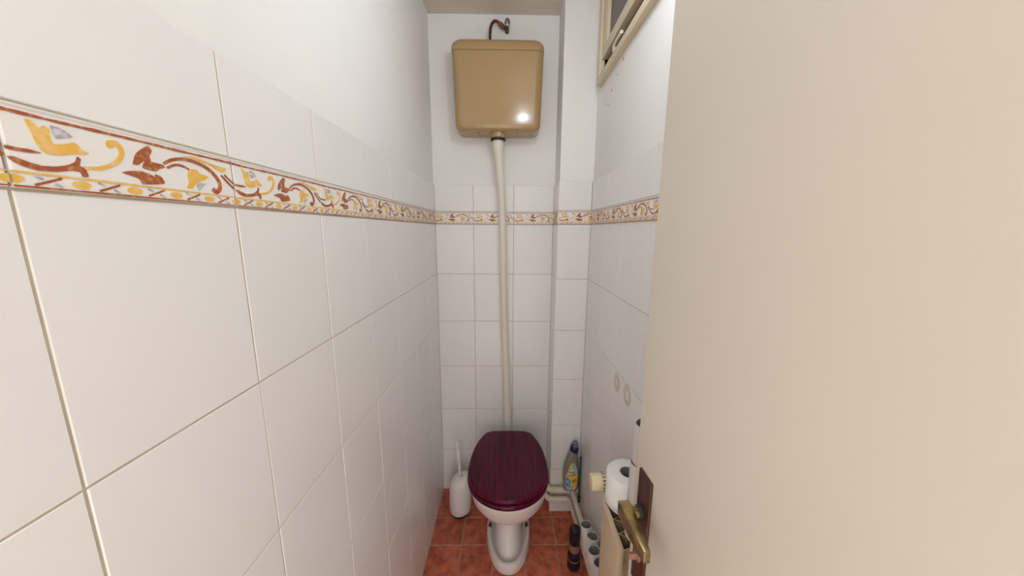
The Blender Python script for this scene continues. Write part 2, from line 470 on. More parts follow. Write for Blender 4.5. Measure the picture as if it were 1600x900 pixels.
# floor tiles, 15 cm, laid from the measured joints
FJ = 0.0034
xs = [XL-0.001]+[-0.2135+0.15*k for k in range(0, 4)]+[XR+0.001]
ys = [YB+0.001, 1.4674]+[1.4674-0.1503*k for k in range(1, 12)]+[YF-0.1]
for a in range(len(xs)-1):
    for b in range(len(ys)-1):
        x0, x1, y1, y0 = xs[a], xs[a+1], ys[b], ys[b+1]
        if x1-x0 < 0.01 or y1-y0 < 0.01: continue
        me = tile_mesh(x1-x0-FJ, y1-y0-FJ, 0.0012, 0.0012, 'terracotta')
        o = bpy.data.objects.new('floor_tile', me); COL.objects.link(o); o.parent = floor
        o.location = (x0+FJ/2, y0+FJ/2, -0.0012)
        o.rotation_euler = (random.uniform(-.002, .002), random.uniform(-.002, .002), 0)

# two glue rings left on the right-hand tiles
for (y, z, ry, rz) in ((1.040, CAMZ-0.511, 0.029, 0.031), (0.942, CAMZ-0.507, 0.032, 0.035)):
    mb = MB(); n = 32; rings = []
    for (s, d) in ((1.0, 0.0001), (0.98, 0.0007), (0.47, 0.0007), (0.45, 0.0001)):
        rings.append([(XR-d-0.0002, y+ry*s*math.cos(2*PI*k/n)*(1+0.03*math.sin(3*k)), z+rz*s*math.sin(2*PI*k/n)) for k in range(n)])
    mb.loft(rings, 0, False, False)
    mb.build('glue_ring', 'stain', wall_right)

for (y, z, r) in ((1.245, 2.012, 0.0035), (1.19, 2.035, 0.005), (1.305, 1.985, 0.0045), (1.365, 1.955, 0.003), (1.335, 1.945, 0.0028)):
    mb = MB(); n = 7
    rings = [[(XR+PG-d, y+r*s*math.cos(2*PI*k/n)*(0.7+0.3*(k % 2)), z+1.3*r*s*math.sin(2*PI*k/n)) for k in range(n)] for d, s in ((-0.0005, 1.0), (0.0004, 0.8))]
    mb.loft(rings); mb.build('paint_chip', 'dark_gap', wall_right)

# ------------------------------------------------------------------ window (upper right)
PR = 0.018   # how far the casing stands proud
WX = XR-PR
CY1 = 1.4515      # far edge of the casing
win = MB()
win.box(WX, XR+0.03, WY0-0.03, CY1, 2.053, 2.079)
win.box(WX, XR+0.03, WY1, CY1, 2.079, ZCEIL-0.012)
win.box(WX, XR+0.03, WY0-0.03, WY0, 2.079, ZCEIL-0.012)
win.box(WX, XR+0.03, WY0, WY1, ZCEIL-0.035, ZCEIL-0.012)
window = struct(win.build('window_1', 'frame', smooth=True, ang=30, bevel=0.0025))
mb = MB(); mb.box(XR+0.018, XR+0.05, WY0, WY1, 2.079, 2.150)
mb.build('rebate', 'dark_gap', window, smooth=False)  # strip behind the gap, its shadow put into the dark colour
SX0, SX1 = XR-0.010, XR+0.016
def sash_piece(name, y0, y1, z0, z1):
    b = MB(); b.box(SX0, SX1, y0, y1, z0, z1); b.build(name, 'frame', window, ang=30, bevel=0.003)
sash_piece('sash_rail', WY0+0.006, WY1-0.003, 2.136, 2.176)
sash_piece('sash_rail', WY0+0.006, WY1-0.003, 2.352, 2.392)
sash_piece('sash_stile', 1.360, WY1-0.003, 2.176, 2.352)
sash_piece('sash_stile', WY0+0.006, WY0+0.056, 2.176, 2.352)
mb = MB(); mb.box(XR+0.002, XR+0.008, WY0+0.05, 1.366, 2.17, 2.36)
mb.build('pane', 'glass', window, smooth=False)
mb = MB(); mb.tube([(WX+0.010, 1.245, 2.078), (WX+0.004, 1.245, 2.096), (WX+0.003, 1.225, 2.101), (WX+0.003, 1.165, 2.102)], [0.005, 0.006, 0.005, 0.006], 10)
mb.lathe([(0.0, WX+0.001), (0.009, WX+0.002), (0.009, WX+0.012), (0.0, WX+0.014)], 14, 'x', (0, 1.247, 2.092))
mb.build('window_catch', 'cream_plastic', window)

# ------------------------------------------------------------------ door (open against the right)
DY1, DX1 = 0.535, 0.2400
DSL = 0.06
dang = math.atan(DSL)
door = MB()
DW = 0.69; DT = 0.040; DH = 2.02
# local frame: x = away from the room (thickness), y = from free edge towards the hinge (negative), z up
door.box(0, DT, -DW, 0, 0.008, DH)
door_o = struct(door.build('door_1', 'door', ang=30, bevel=0.0025))
door_o.matrix_world = Matrix.Translation((DX1, DY1, 0)) @ Matrix.Rotation(dang, 4, 'Z')
HZ = 0.988
mb = MB(); mb.box(-0.0045, 0.001, -0.062, -0.020, HZ-0.155, HZ+0.072)
plate = mb.build('handle_plate', 'bronze', door_o, ang=30, bevel=0.0012)
for yy, zz in ((-0.027, HZ+0.062), (-0.055, HZ+0.060), (-0.027, HZ-0.145), (-0.055, HZ-0.145)):
    b = MB(); b.lathe([(0.0, -0.0064), (0.0022, -0.006), (0.0028, -0.0040), (0.0, -0.0030)], 12, 'x', (0, yy, zz)); b.build('screw', 'rubber', plate)
mb = MB(); mb.lathe([(0.0, -0.003), (0.012, -0.003), (0.0125, -0.007), (0.0115, -0.012), (0.0, -0.012)], 20, 'x', (0, -0.040, HZ))
mb.build('neck_collar', 'rubber', plate)
mb = MB()
mb.lathe([(0.0, -0.010), (0.0100, -0.010), (0.0105, -0.016), (0.0098, -0.032), (0.0, -0.036)], 20, 'x', (0, -0.040, HZ))
def lev(y, w, x0, x1, dz=0.0):
    return [(x0, y, HZ-w+dz), (x1, y, HZ-w+dz), (x1, y, HZ+w+dz), (x0, y, HZ+w+dz)]
mb2 = MB(); mb2.loft([lev(-0.026, 0.0125, -0.0425, -0.022), lev(-0.052, 0.0150, -0.0425, -0.023), lev(-0.090, 0.0135, -0.0415, -0.027), lev(-0.121, 0.0105, -0.040, -0.029)])
lever = mb2.build('lever', 'brass', door_o, ang=30, bevel=0.0016)
mb.build('lever_neck', 'brass', lever)
mb = MB(); mb.lathe([(0.0, -0.003), (0.010, -0.003), (0.010, -0.0075), (0.0, -0.009)], 18, 'x', (0, -0.041, HZ-0.09))
mb.box(-0.022, -0.006, -0.0435, -0.0385, HZ-0.096, HZ-0.084)
mb.build('thumb_turn', 'copper', door_o)

# ------------------------------------------------------------------ cistern
def rrect(cx, w, y0, y1, z, rf, rb=0.006, n=6):
    """rounded rectangle, y0 = front (room side) with radius rf, y1 = back with rb"""
    x0, x1 = cx-w/2, cx+w/2; pts = []
    for (px, py, r, a0) in ((x1-rb, y1-rb, rb, 0), (x0+rb, y1-rb, rb, 90), (x0+rf, y0+rf, rf, 180), (x1-rf, y0+rf, rf, 270)):
        for k in range(n+1):
            a = math.radians(a0+90*k/n); pts.append((px+r*math.cos(a), py+r*math.sin(a), z))
    return pts
CXC = -0.047
cist = empty('cistern', (CXC, YB-0.06, 1.911))
def cput(o):
    o.parent = cist; o.matrix_parent_inverse = Matrix.Translation(-Vector(cist.location)); return o
CZ0, CZS, CZ1 = 1.908, 2.224, 2.272
rings = []
Rb = 0.034
for k in range(9):
    a = PI/2*k/8
    ix = Rb*(1-math.sin(a)); iy = 0.020*(1-math.sin(a)); z = CZ0+Rb*0.8*(1-math.cos(a))
    w = 0.378+0.020*(z-CZ0)/0.316
    rings.append(rrect(CXC, w-2*ix, 1.540-0.006*(z-CZ0)/0.316+iy, YB-0.001, z, 0.034))
for z in (1.98, 2.06, 2.14, CZS):
    w = 0.378+0.020*(z-CZ0)/0.316
    rings.append(rrect(CXC, w, 1.540-0.006*(z-CZ0)/0.316, YB-0.001, z, 0.034))
mb = MB(); mb.loft(rings); cput(mb.build('cistern_body', 'cistern', ang=50))
rings = [rrect(CXC, 0.394, 1.537, YB-0.001, CZS+0.0012, 0.034), rrect(CXC, 0.3995, 1.5330, YB-0.001, CZS+0.0016, 0.036), rrect(CXC, 0.4000, 1.5325, YB-0.001, CZS+0.012, 0.036)]
for k in range(8):
    a = PI/2*(k+1)/8
    ix = 0.030*(1-math.cos(a)); iy = 0.022*(1-math.cos(a)); z = CZS+0.018+0.030*math.sin(a)
    rings.append(rrect(CXC, 0.4000-2*ix, 1.5325+iy, YB-0.001, z, 0.034))
mb = MB(); mb.loft(rings); cput(mb.build('cistern_lid', 'cistern', ang=50))
for dx in (-0.085, 0.085):
    for y in (1.575, 1.625):
        b = MB(); b.lathe([(0.0, CZ0-0.002), (0.004, CZ0-0.0015), (0.0045, CZ0+0.001), (0, CZ0+0.002)], 12, 'z', (CXC+dx, y, 0)); cput(b.build('screw', 'dark_gap'))
b = MB(); b.lathe([(0.0, CZ0+0.004), (0.034, CZ0+0.004), (0.033, CZ0-0.020), (0.029, CZ0-0.022), (0.0, CZ0-0.022)], 28, 'z', (CXC, 1.592, 0))
cput(b.build('outlet', 'cistern'))
tag(cist, 'tan plastic high-level cistern hung on the back wall', 'cistern')

# ------------------------------------------------------------------ flush pipe
fp = empty('flush_pipe', (0.006, 1.605, 0.42))
def put(o, root):
    o.parent = root; o.matrix_parent_inverse = root.matrix_basis.inverted(); return o
bpy.context.view_layer.update()
mb = MB(); mb.lathe([(0, CZ0-0.0225), (0.033, CZ0-0.0225), (0.034, CZ0-0.026), (0.033, CZ0-0.031), (0, CZ0-0.031)], 28, 'z', (CXC, 1.592, 0))
put(mb.build('gasket', 'rubber'), fp)
mb = MB(); mb.tube([(CXC, 1.592, CZ0-0.031), (CXC+0.001, 1.593, CZ0-0.060), (CXC+0.004, 1.595, CZ0-0.105), (-0.034, 1.598, 1.68), (-0.026, 1.600, 1.52), (-0.0165, 1.603, 1.03), (-0.004, 1.606, 0.68), (0.004, 1.608, 0.45), (0.006, 1.605, 0.395), (0.006, 1.585, 0.36)],
        [0.0265, 0.0265, 0.0200, 0.0185, 0.0178, 0.0178, 0.0178, 0.0178, 0.0178, 0.0178], 22)
put(mb.build('pipe', 'cream_plastic'), fp)
mb = MB(); mb.tube([(-0.0035, 1.606, 0.665), (0.000, 1.607, 0.56), (0.004, 1.608, 0.455)], [0.0192, 0.0205, 0.0215], 22, sub=3)
put(mb.build('pipe_sleeve', 'cream_plastic'), fp)
tag(fp, 'off-white plastic flush pipe running from the cistern down to the toilet', 'pipe')

# ------------------------------------------------------------------ water feed above the cistern
wf = empty('water_feed', (-0.08, 1.63, 2.30)); bpy.context.view_layer.update()
mb = MB(); mb.tube([(-0.082, 1.615, 2.262), (-0.083, 1.618, 2.325), (-0.079, 1.622, 2.362), (-0.066, 1.628, 2.384), (-0.052, 1.632, 2.386), (-0.040, 1.637, 2.379), (-0.024, 1.640, 2.366)], 0.0062, 12)
put(mb.build('feed_pipe', 'old_pipe'), wf)
mb = MB(); mb.tube([(-0.042, 1.636, 2.381), (-0.024, 1.640, 2.366)], [0.0095, 0.0095], 6); mb.tube([(-0.027, 1.640, 2.368), (-0.008, 1.641, 2.361)], [0.007, 0.009], 12)
mb.tube([(-0.008, 1.668, 2.362), (-0.008, 1.620, 2.362)], 0.009, 12)
put(mb.build('stop_valve', 'old_pipe', ang=30), wf)
mb = MB(); n = 24
rr = []
for (s, y) in ((0.0, 1.618), (0.9, 1.618), (1.0, 1.614), (0.92, 1.608), (0.5, 1.606), (0.3, 1.602), (0.0, 1.601)):
    rr.append([(-0.007+0.0125*s*math.cos(2*PI*k/n), y, 2.372+0.0175*s*math.sin(2*PI*k/n)) for k in range(n)])
mb.loft(rr, 0, False, False)
put(mb.build('valve_handle', 'zinc'), wf)
tag(wf, 'corroded bent water pipe with grey stop valve above the cistern', 'water pipe')

# ------------------------------------------------------------------ toilet
TX = 0.009
toilet = empty('toilet', (TX, 1.38, 0)); bpy.context.view_layer.update()
def egg(yf, yb, hw, z, yc=None, pf=2.0, pb=2.6, n=48, cx=TX):
    if yc is None: yc = yf+(yb-yf)*0.48
    pts = []
    for k in range(n):
        a = 2*PI*k/n; c, s = math.cos(a), math.sin(a)
        p = pf if s < 0 else pb
        x = hw*math.copysign(abs(c)**(2/p), c); y = (yc-yf if s < 0 else yb-yc)*math.copysign(abs(s)**(2/p), s)
        pts.append((cx+x, yc+y, z))
    return pts
R_ = []
R_.append(egg(1.176, 1.60, 0.104, 0.001, 1.40, 2.2, 3))
R_.append(egg(1.172, 1.60, 0.106, 0.012, 1.40, 2.2, 3))
R_.append(egg(1.176, 1.60, 0.104, 0.040, 1.40, 2.2, 3))
R_.append(egg(1.180, 1.60, 0.100, 0.050, 1.40, 2.2, 3))
R_.append(egg(1.190, 1.60, 0.091, 0.051, 1.40, 2.2, 3))
R_.append(egg(1.196, 1.60, 0.085, 0.046, 1.40, 2.2, 3))
R_.append(egg(1.204, 1.60, 0.080, 0.026, 1.40, 2.3, 3))
R_.append(egg(1.212, 1.60, 0.072, 0.025, 1.40, 2.3, 3))
R_.append(egg(1.236, 1.60, 0.067, 0.060, 1.41, 2.4, 3))
R_.append(egg(1.268, 1.60, 0.066, 0.110, 1.42, 2.4, 3))
R_.append(egg(1.282, 1.60, 0.068, 0.160, 1.42, 2.4, 3))
R_.append(egg(1.276, 1.60, 0.072, 0.182, 1.42, 2.4, 3))
R_.append(egg(1.252, 1.59, 0.090, 0.200, 1.40, 2.3, 2.8))
R_.append(egg(1.212, 1.58, 0.116, 0.226, 1.36, 2.2, 2.6))
R_.append(egg(1.168, 1.57, 0.142, 0.262, 1.33, 2.1, 2.5))
R_.append(egg(1.130, 1.57, 0.164, 0.315, 1.31, 2.1, 2.5))
R_.append(egg(1.110, 1.57, 0.174, 0.374, 1.30, 2.1, 2.5))
R_.append(egg(1.104, 1.57, 0.176, 0.394, 1.30, 2.1, 2.5))
R_.append(egg(1.110, 1.57, 0.172, 0.403, 1.30, 2.1, 2.5))
R_.append(egg(1.135, 1.50, 0.145, 0.403, 1.30, 2.1, 2.4))
R_.append(egg(1.160, 1.47, 0.125, 0.380, 1.30, 2.1, 2.4))
R_.append(egg(1.200, 1.42, 0.090, 0.280, 1.30, 2.1, 2.4))
R_.append(egg(1.260, 1.36, 0.040, 0.240, 1.31, 2.1, 2.4))
mb = MB(); mb.loft(R_); put(mb.build('pan', 'porcelain', ang=60), toilet)
def lid_outline(z, d=0.0, n=56, tilt=0.0):
    """plan of seat and lid: round front, sides closing towards a straight back edge"""
    pts = []
    yf, yc, yb, hw, hb = 1.083+d, 1.262, 1.540-d, 0.1745-d, 0.106-d
    m = 24
    for k in range(m+1):          # front half, from right to left through the front
        a = PI*k/m
        pts.append((hw*math.cos(a), yc-(yc-yf)*abs(math.sin(a))**1.0))
    cor = 0.034
    side = []
    for k in range(1, 13):        # left side up to the back corner
        t = k/12; y = yc+(yb-cor*0.5-yc)*t
        x = hw-(hw-hb-0.012)*(t**2.6)
        side.append((-x, y))
    pts += side
    pts += [(-hb+0.004, yb-cor*0.22), (-hb+0.018, yb-0.002), (-hb*0.6, yb), (0, yb+0.001), (hb*0.6, yb), (hb-0.018, yb-0.002), (hb-0.004, yb-cor*0.22)]
    pts += [(-x, y) for x, y in side[::-1]]
    return [(TX-0.003+x, y, z+tilt*(y-1.08)) for x, y in pts]
mb = MB(); mb.loft([lid_outline(0.407, 0.012), lid_outline(0.4075, 0.004), lid_outline(0.413, -0.001), lid_outline(0.423, -0.002), lid_outline(0.429, 0.003), lid_outline(0.430, 0.012)])
put(mb.build('seat', 'wood', ang=60), toilet)
mb = MB(); mb.loft([lid_outline(0.433, 0.014), lid_outline(0.434, 0.005), lid_outline(0.438, 0.001), lid_outline(0.447, 0.001), lid_outline(0.4525, 0.006), lid_outline(0.4545, 0.014), lid_outline(0.4555, 0.030), lid_outline(0.456, 0.060)])
put(mb.build('lid', 'wood', ang=60), toilet)
for sx in (-1, 1):
    b = MB(); b.lathe([(0, -0.016), (0.008, -0.016), (0.008, 0.016), (0, 0.016)], 14, 'x', (TX+sx*0.062, 1.546, 0.430)); b.lathe([(0.0, 0.402), (0.012, 0.402), (0.010, 0.412), (0.006, 0.428), (0, 0.428)], 14, 'z', (TX+sx*0.062, 1.546, 0))
    put(b.build('hinge', 'zinc'), toilet)
    b = MB(); b.lathe([(0, 0.046), (0.0085, 0.046), (0.0085, 0.055), (0.005, 0.058), (0.005, 0.066), (0, 0.068)], 12, 'z', (TX+sx*0.0895, 1.372, 0))
    put(b.build('floor_bolt', 'old_pipe', ang=30), toilet)
tag(toilet, 'white porcelain toilet with closed dark mahogany seat lid', 'toilet')

# ------------------------------------------------------------------ brush and holder
BX, BY = -0.246, 1.498
holder = empty('brush_holder', (BX, BY, 0)); bpy.context.view_layer.update()
b = MB(); b.lathe([(0, 0.001), (0.040, 0.001), (0.045, 0.006), (0.046, 0.022), (0, 0.022)], 28, 'z', (BX, BY, 0)); put(b.build('base', 'rubber'), holder)
rr = []; n = 36
for (r, z, sl) in ((0.048, 0.018, 0.04), (0.0545, 0.026, 0.02), (0.0570, 0.050, 0), (0.0575, 0.120, 0), (0.0575, 0.160, 0.02), (0.0560, 0.184, 0.10), (0.0520, 0.202, 0.18), (0.0440, 0.214, 0.22), (0.0280, 0.222, 0.22), (0.0120, 0.225, 0.2), (0.0105, 0.223, 0.2), (0.0105, 0.180, 0.0)):
    rr.append([(BX+0.002+r*math.cos(2*PI*k/n)+0.006*(z-0.03)/0.2, BY+r*math.sin(2*PI*k/n), z+sl*r*math.cos(2*PI*k/n)) for k in range(n)])
b = MB(); b.loft(rr); put(b.build('cup', 'white_plastic', ang=60), holder)
tag(holder, 'white rounded toilet brush holder on the floor left of the toilet', 'brush holder')
brush = empty('toilet_brush', (BX, BY, 0.16)); bpy.context.view_layer.update()
b = MB(); b.tube([(BX+0.004, BY, 0.190), (BX+0.003, BY, 0.25), (BX+0.001, BY, 0.30), (BX-0.003, BY, 0.335), (BX-0.004, BY, 0.362), (BX-0.005, BY, 0.380), (BX-0.006, BY, 0.398), (BX-0.006, BY, 0.412), (BX-0.006, BY, 0.417)],
    [0.0068, 0.0068, 0.0080, 0.0108, 0.0100, 0.0080, 0.0112, 0.0095, 0.004], 14)
put(b.build('handle', 'white_plastic'), brush)
b = MB(); b.lathe([(0, 0.178), (0.0065, 0.179), (0.0085, 0.185), (0.0065, 0.190), (0, 0.191)], 16, 'z', (BX+0.004, BY, 0)); put(b.build('brush_head', 'white_plastic'), brush)
tag(brush, 'white plastic toilet brush with its handle sticking up from the holder', 'toilet brush')

# ------------------------------------------------------------------ heating pipes
ZU, ZD = 0.1555, 0.103
PY = 1.476
b = MB(); b.tube([(0.196, 1.585, ZU+0.022), (0.196, 1.53, ZU+0.022), (0.202, 1.490, ZU+0.018), (0.222, PY, ZU+0.004), (0.26, PY, ZU), (0.37, PY, ZU)], 0.0155, 16)
b.tube([(0.335, PY, ZU), (0.336, 1.44, ZU+0.006), (0.340, 1.28, ZU+0.014), (0.347, 1.12, ZU+0.014), (0.352, 0.98, ZU+0.012), (0.352, 0.82, ZU+0.012)], 0.0120, 14)
o = b.build('heating_pipe', 'pipe_paint'); tag(o, 'upper of two cream heating pipes, the one the cleaner bottle stands on', 'pipe', 'cream heating pipes')
b = MB(); b.tube([(0.192, 1.585, ZD+0.022), (0.194, 1.53, ZD+0.022), (0.200, 1.490, ZD+0.018), (0.222, PY, ZD+0.002), (0.26, PY, ZD), (0.305, PY, ZD), (0.320, PY-0.004, ZD), (0.327, 1.455, ZD), (0.329, 1.42, ZD), (0.335, 1.28, ZD+0.004), (0.342, 1.12, ZD+0.006), (0.349, 0.98, ZD+0.004), (0.350, 0.82, ZD)],
    [0.0145]*6+[0.0135, 0.0125, 0.0118, 0.0118, 0.0118, 0.0118, 0.0118], 16)
o = b.build('heating_pipe', 'pipe_paint'); tag(o, 'lower of two cream heating pipes, nearest the floor', 'pipe', 'cream heating pipes')

# ------------------------------------------------------------------ cleaner bottle
KX, KY, KZ = 0.326, 1.472, ZU+0.0155
bottle = empty('cleaner_bottle', (KX, KY, KZ)); bpy.context.view_layer.update()
def bl(z, w, d, cx, p=3.2, n=40, tilt=0.0):
    out = []
    for k in range(n):
        a = 2*PI*k/n; c, s = math.cos(a), math.sin(a)
        x = w/2*math.copysign(abs(c)**(2/p), c); y = d/2*math.copysign(abs(s)**(2/p), s)
        out.append((KX+cx+x, KY+y, KZ+z+tilt*x))
    return out
prof = [(0.0, 0.066, 0.044, 0.0), (0.004, 0.073, 0.050, 0.0), (0.03, 0.0765, 0.053, 0.0), (0.07, 0.0785, 0.054, -0.001), (0.11, 0.077, 0.053, -0.001), (0.14, 0.070, 0.050, 0.001), (0.165, 0.060, 0.045, 0.003), (0.19, 0.048, 0.038, 0.0065), (0.208, 0.038, 0.033, 0.010), (0.215, 0.034, 0.031, 0.012)]
b = MB(); b.loft([bl(z, w, d, cx, 3.2 if z < 0.15 else 2.5, tilt=-0.25*max(0, (z-0.16)/0.055)) for z, w, d, cx in prof]); body = put(b.build('bottle_body', 'bottle', ang=60), bottle)
b = MB(); b.loft([bl(0.210, 0.041, 0.037, 0.0115, 2, tilt=-0.3), bl(0.213, 0.044, 0.040, 0.012, 2, tilt=-0.3), bl(0.236, 0.040, 0.038, 0.0150, 2, tilt=-0.3), bl(0.240, 0.034, 0.034, 0.0155, 2, tilt=-0.3)]); put(b.build('cap', 'navy', ang=60), bottle)
b = MB(); b.loft([bl(0.239, 0.032, 0.032, 0.0158, 2, tilt=-0.3), bl(0.252, 0.031, 0.031, 0.0170, 2, tilt=-0.3), bl(0.262, 0.024, 0.024, 0.018, 2, tilt=-0.25), bl(0.268, 0.010, 0.010, 0.0185, 2)]); put(b.build('nozzle_cover', 'clear', ang=60), bottle)
def bottle_y(x, z):
    for (z0, w0, d0, c0), (z1, w1, d1, c1) in zip(prof[:-1], prof[1:]):
        if z0 <= z <= z1:
            t = (z-z0)/(z1-z0); w = w0+(w1-w0)*t; d = d0+(d1-d0)*t; c = c0+(c1-c0)*t
            q = min(0.98, abs((x-c)/(w/2)))
            return KY-d/2*(1-q**3.2)**(1/3.2)
    return KY
lab = None
def label_piece(name, m, poly, off, parent):
    # triangulated patch that follows the bottle front
    bm = bmesh.new()
    vs = [bm.verts.new((x, 0, z)) for x, z in poly]
    f = bm.faces.new(vs)
    bmesh.ops.triangulate(bm, faces=[f])
    bmesh.ops.subdivide_edges(bm, edges=bm.edges[:], cuts=2, use_grid_fill=True)
    for v in bm.verts:
        x, z = v.co.x, v.co.z
        v.co = (KX+x, bottle_y(x, z)-off, KZ+z)
    me = bpy.data.meshes.new(name); bm.to_mesh(me); bm.free()
    bm = bmesh.new(); bm.from_mesh(me); bmesh.ops.recalc_face_normals(bm, faces=bm.faces)
    for ff in bm.faces:
        if ff.normal.y > 0: ff.normal_flip()
    bm.to_mesh(me); bm.free()
    o = link(name, me, m); put(o, bottle); 
    return o
LX, LZ = -0.0005, 0.082
LS = 1.22

leaf = chaikin([(-0.022, -0.058), (0.0, -0.062), (0.020, -0.056), (0.026, -0.025), (0.027, 0.010), (0.020, 0.045), (0.006, 0.068), (-0.004, 0.060), (-0.016, 0.036), (-0.025, 0.002), (-0.026, -0.030)], 2)
label_piece('label', 'lab_yellow', [(LX+x*LS, LZ+z*LS) for x, z in leaf], 0.0008, bottle)
sky = chaikin([(0.006, 0.066), (0.019, 0.044), (0.0255, 0.012), (0.020, 0.012), (0.010, 0.034), (-0.002, 0.050), (0.0, 0.060)], 2)
label_piece('label_print', 'lab_sky', [(LX+x*LS, LZ+z*LS) for x, z in sky], 0.0012, bottle)
wht = chaikin([(-0.016, 0.030), (0.002, 0.038), (0.018, 0.028), (0.018, 0.014), (-0.018, 0.014)], 1)
label_piece('label_print', 'lab_white', [(LX+x*LS, LZ+z*LS) for x, z in wht], 0.0014, bottle)
blu = chaikin([(-0.0245, 0.000), (-0.012, 0.000), (-0.004, -0.012), (-0.006, -0.026), (-0.002, -0.040), (0.010, -0.048), (0.018, -0.054), (0.0, -0.060), (-0.020, -0.056), (-0.0252, -0.028)], 2)
label_piece('label_print', 'lab_blue', [(LX+x*LS, LZ+z*LS) for x, z in blu], 0.0012, bottle)
red = [(-0.020, 0.0065), (0.017, 0.0085), (0.017, 0.0120), (-0.020, 0.0100)]
label_piece('label_print', 'lab_red', [(LX+x*LS, LZ+z*LS) for x, z in red], 0.0016, bottle)
for px, pz in ((-0.012, -0.046), (-0.004, -0.052), (0.010, -0.053)):
    label_piece('label_print', 'lab_white', [(LX+px*LS+0.004*math.cos(a*PI/4), LZ+pz*LS+0.004*math.sin(a*PI/4)) for a in range(8)], 0.0016, bottle)
def text_on(txt, size, x, z, m, rot=0.0):
    cu = bpy.data.curves.new('lettering', 'FONT'); cu.body = txt; cu.size = size; cu.align_x = 'CENTER'; cu.offset = size*0.02
    t = bpy.data.objects.new('lettering_tmp', cu); COL.objects.link(t)
    bpy.context.view_layer.update()
    dg = bpy.context.evaluated_depsgraph_get()
    me = bpy.data.meshes.new_from_object(t.evaluated_get(dg))
    bpy.data.objects.remove(t)
    c, s = math.cos(rot), math.sin(rot)
    for v in me.vertices:
        xx = x+v.co.x*c-v.co.y*s; zz = z+v.co.x*s+v.co.y*c
        v.co = (KX+xx, bottle_y(xx, zz)-0.0021, KZ+zz)
    me.materials.clear()
    put(link('lettering', me, m), bottle)
text_on('Denk', 0.0190, LX-0.002, LZ+0.0255, 'lab_navy')
text_on('mit', 0.0130, LX+0.010, LZ+0.0165, 'lab_navy')
for dz, x0, x1 in ((-0.019, 0.002, 0.024), (-0.028, 0.004, 0.026)):    # two slanted lines of print too small to read
    label_piece('label_print', 'lab_navy', [(LX+x, LZ+dz+0.25*(x-x0)+o_) for x, o_ in ((x0, 0), (x1, 0), (x1, 0.004), (x0, 0.004))], 0.0018, bottle)
tag(bottle, 'grey-brown toilet cleaner bottle with yellow label and navy cap', 'bottle')

# ------------------------------------------------------------------ teal rod hanging in the corner
rod = empty('plastic_rod', (0.3685, 1.452, 0.12)); bpy.context.view_layer.update()
b = MB(); b.tube([(0.3670, 1.450, 0.108), (0.3685, 1.452, 0.20), (0.3692, 1.453, 0.355)], [0.0036, 0.0036, 0.0036], 10, sub=2)
b.lathe([(0, -0.0035), (0.0055, -0.0035), (0.0055, 0.0035), (0, 0.0035)], 14, 'y', (0.3692, 1.453, 0.357)); put(b.build('rod', 'teal'), rod)
for z in (0.132, 0.108):
    b = MB(); b.box(0.3625, 0.3750, 1.4480, 1.4610, z-0.0035, z+0.0035); put(b.build('hook', 'rubber', bevel=0.001), rod)
tag(rod, 'thin dark teal plastic rod upright in the corner beside the bottle', 'rod')

# ------------------------------------------------------------------ black bottle on the floor
SX, SY = 0.2990, 1.215
sb = empty('black_bottle', (SX, SY, 0)); bpy.context.view_layer.update()
b = MB(); b.lathe([(0, 0.001), (0.0265, 0.001), (0.0285, 0.006), (0.0285, 0.045), (0.0280, 0.046), (0.0280, 0.050), (0.0285, 0.051), (0.0280, 0.066), (0.0250, 0.082), (0.0210, 0.092), (0, 0.092)], 32, 'z', (SX, SY, 0)); put(b.build('lower_body', 'black'), sb)
b = MB(); b.lathe([(0.0284, 0.0455), (0.0288, 0.0460), (0.0288, 0.0500), (0.0284, 0.0505)], 32, 'z', (SX, SY, 0), closed=True); put(b.build('light_stripe', 'copper'), sb)
b = MB(); b.lathe([(0, 0.088), (0.0225, 0.088), (0.0205, 0.105), (0.0210, 0.128), (0, 0.128)], 32, 'z', (SX, SY, 0)); put(b.build('copper_band', 'copper'), sb)
b = MB(); b.lathe([(0, 0.126), (0.0240, 0.126), (0.0248, 0.130), (0.0245, 0.188), (0.0225, 0.197), (0.0150, 0.201), (0.0, 0.202)], 32, 'z', (SX, SY, 0)); b.box(SX+0.004, SX+0.009, SY-0.002, SY+0.003, 0.199, 0.207); put(b.build('cap', 'black'), sb)
tag(sb, 'black bottle with a copper waist on the floor by the heating pipes', 'bottle')

# ------------------------------------------------------------------ radiator
RZ0, RZ1 = 0.13, 0.755
RY0, RY1 = 0.630, 0.757
RXF, RXB = 0.2570, 0.352
rad = empty('radiator', ((RXF+RXB)/2, (RY0+RY1)/2, RZ0)); bpy.context.view_layer.update()
b = MB(); b.box(RXF, RXF+0.014, RY0, RY1, RZ0, RZ1); put(b.build('front_panel', 'radiator', ang=30, bevel=0.004), rad)
b = MB(); b.box(RXB-0.014, RXB, RY0, RY1, RZ0, RZ1); put(b.build('back_panel', 'radiator', ang=30, bevel=0.004), rad)
def fin(x0, x1, y0, y1, name='convector_fin'):
    t = 0.0014; w = 0.010; sx = 1 if x1 > x0 else -1
    path = [(x0, y0), (x0+sx*0.003, y0), (x1-sx*0.002, y0+w), (x1, y0+w*1.4), (x1, y1-w*1.4), (x1-sx*0.002, y1-w), (x0+sx*0.003, y1), (x0, y1)]
    poly = stroke(path, t, 0)
    bm_ = MB(); n = len(poly)
    zt = RZ1-0.004
    def top(x, y): return zt-0.30*(y1-y)*0.15
    bm_.loft([[(x, y, RZ0+0.03) for x, y in poly], [(x, y, top(x, y)) for x, y in poly]])
    put(bm_.build(name, 'fin', ang=35), rad)
yk = RY0+0.004
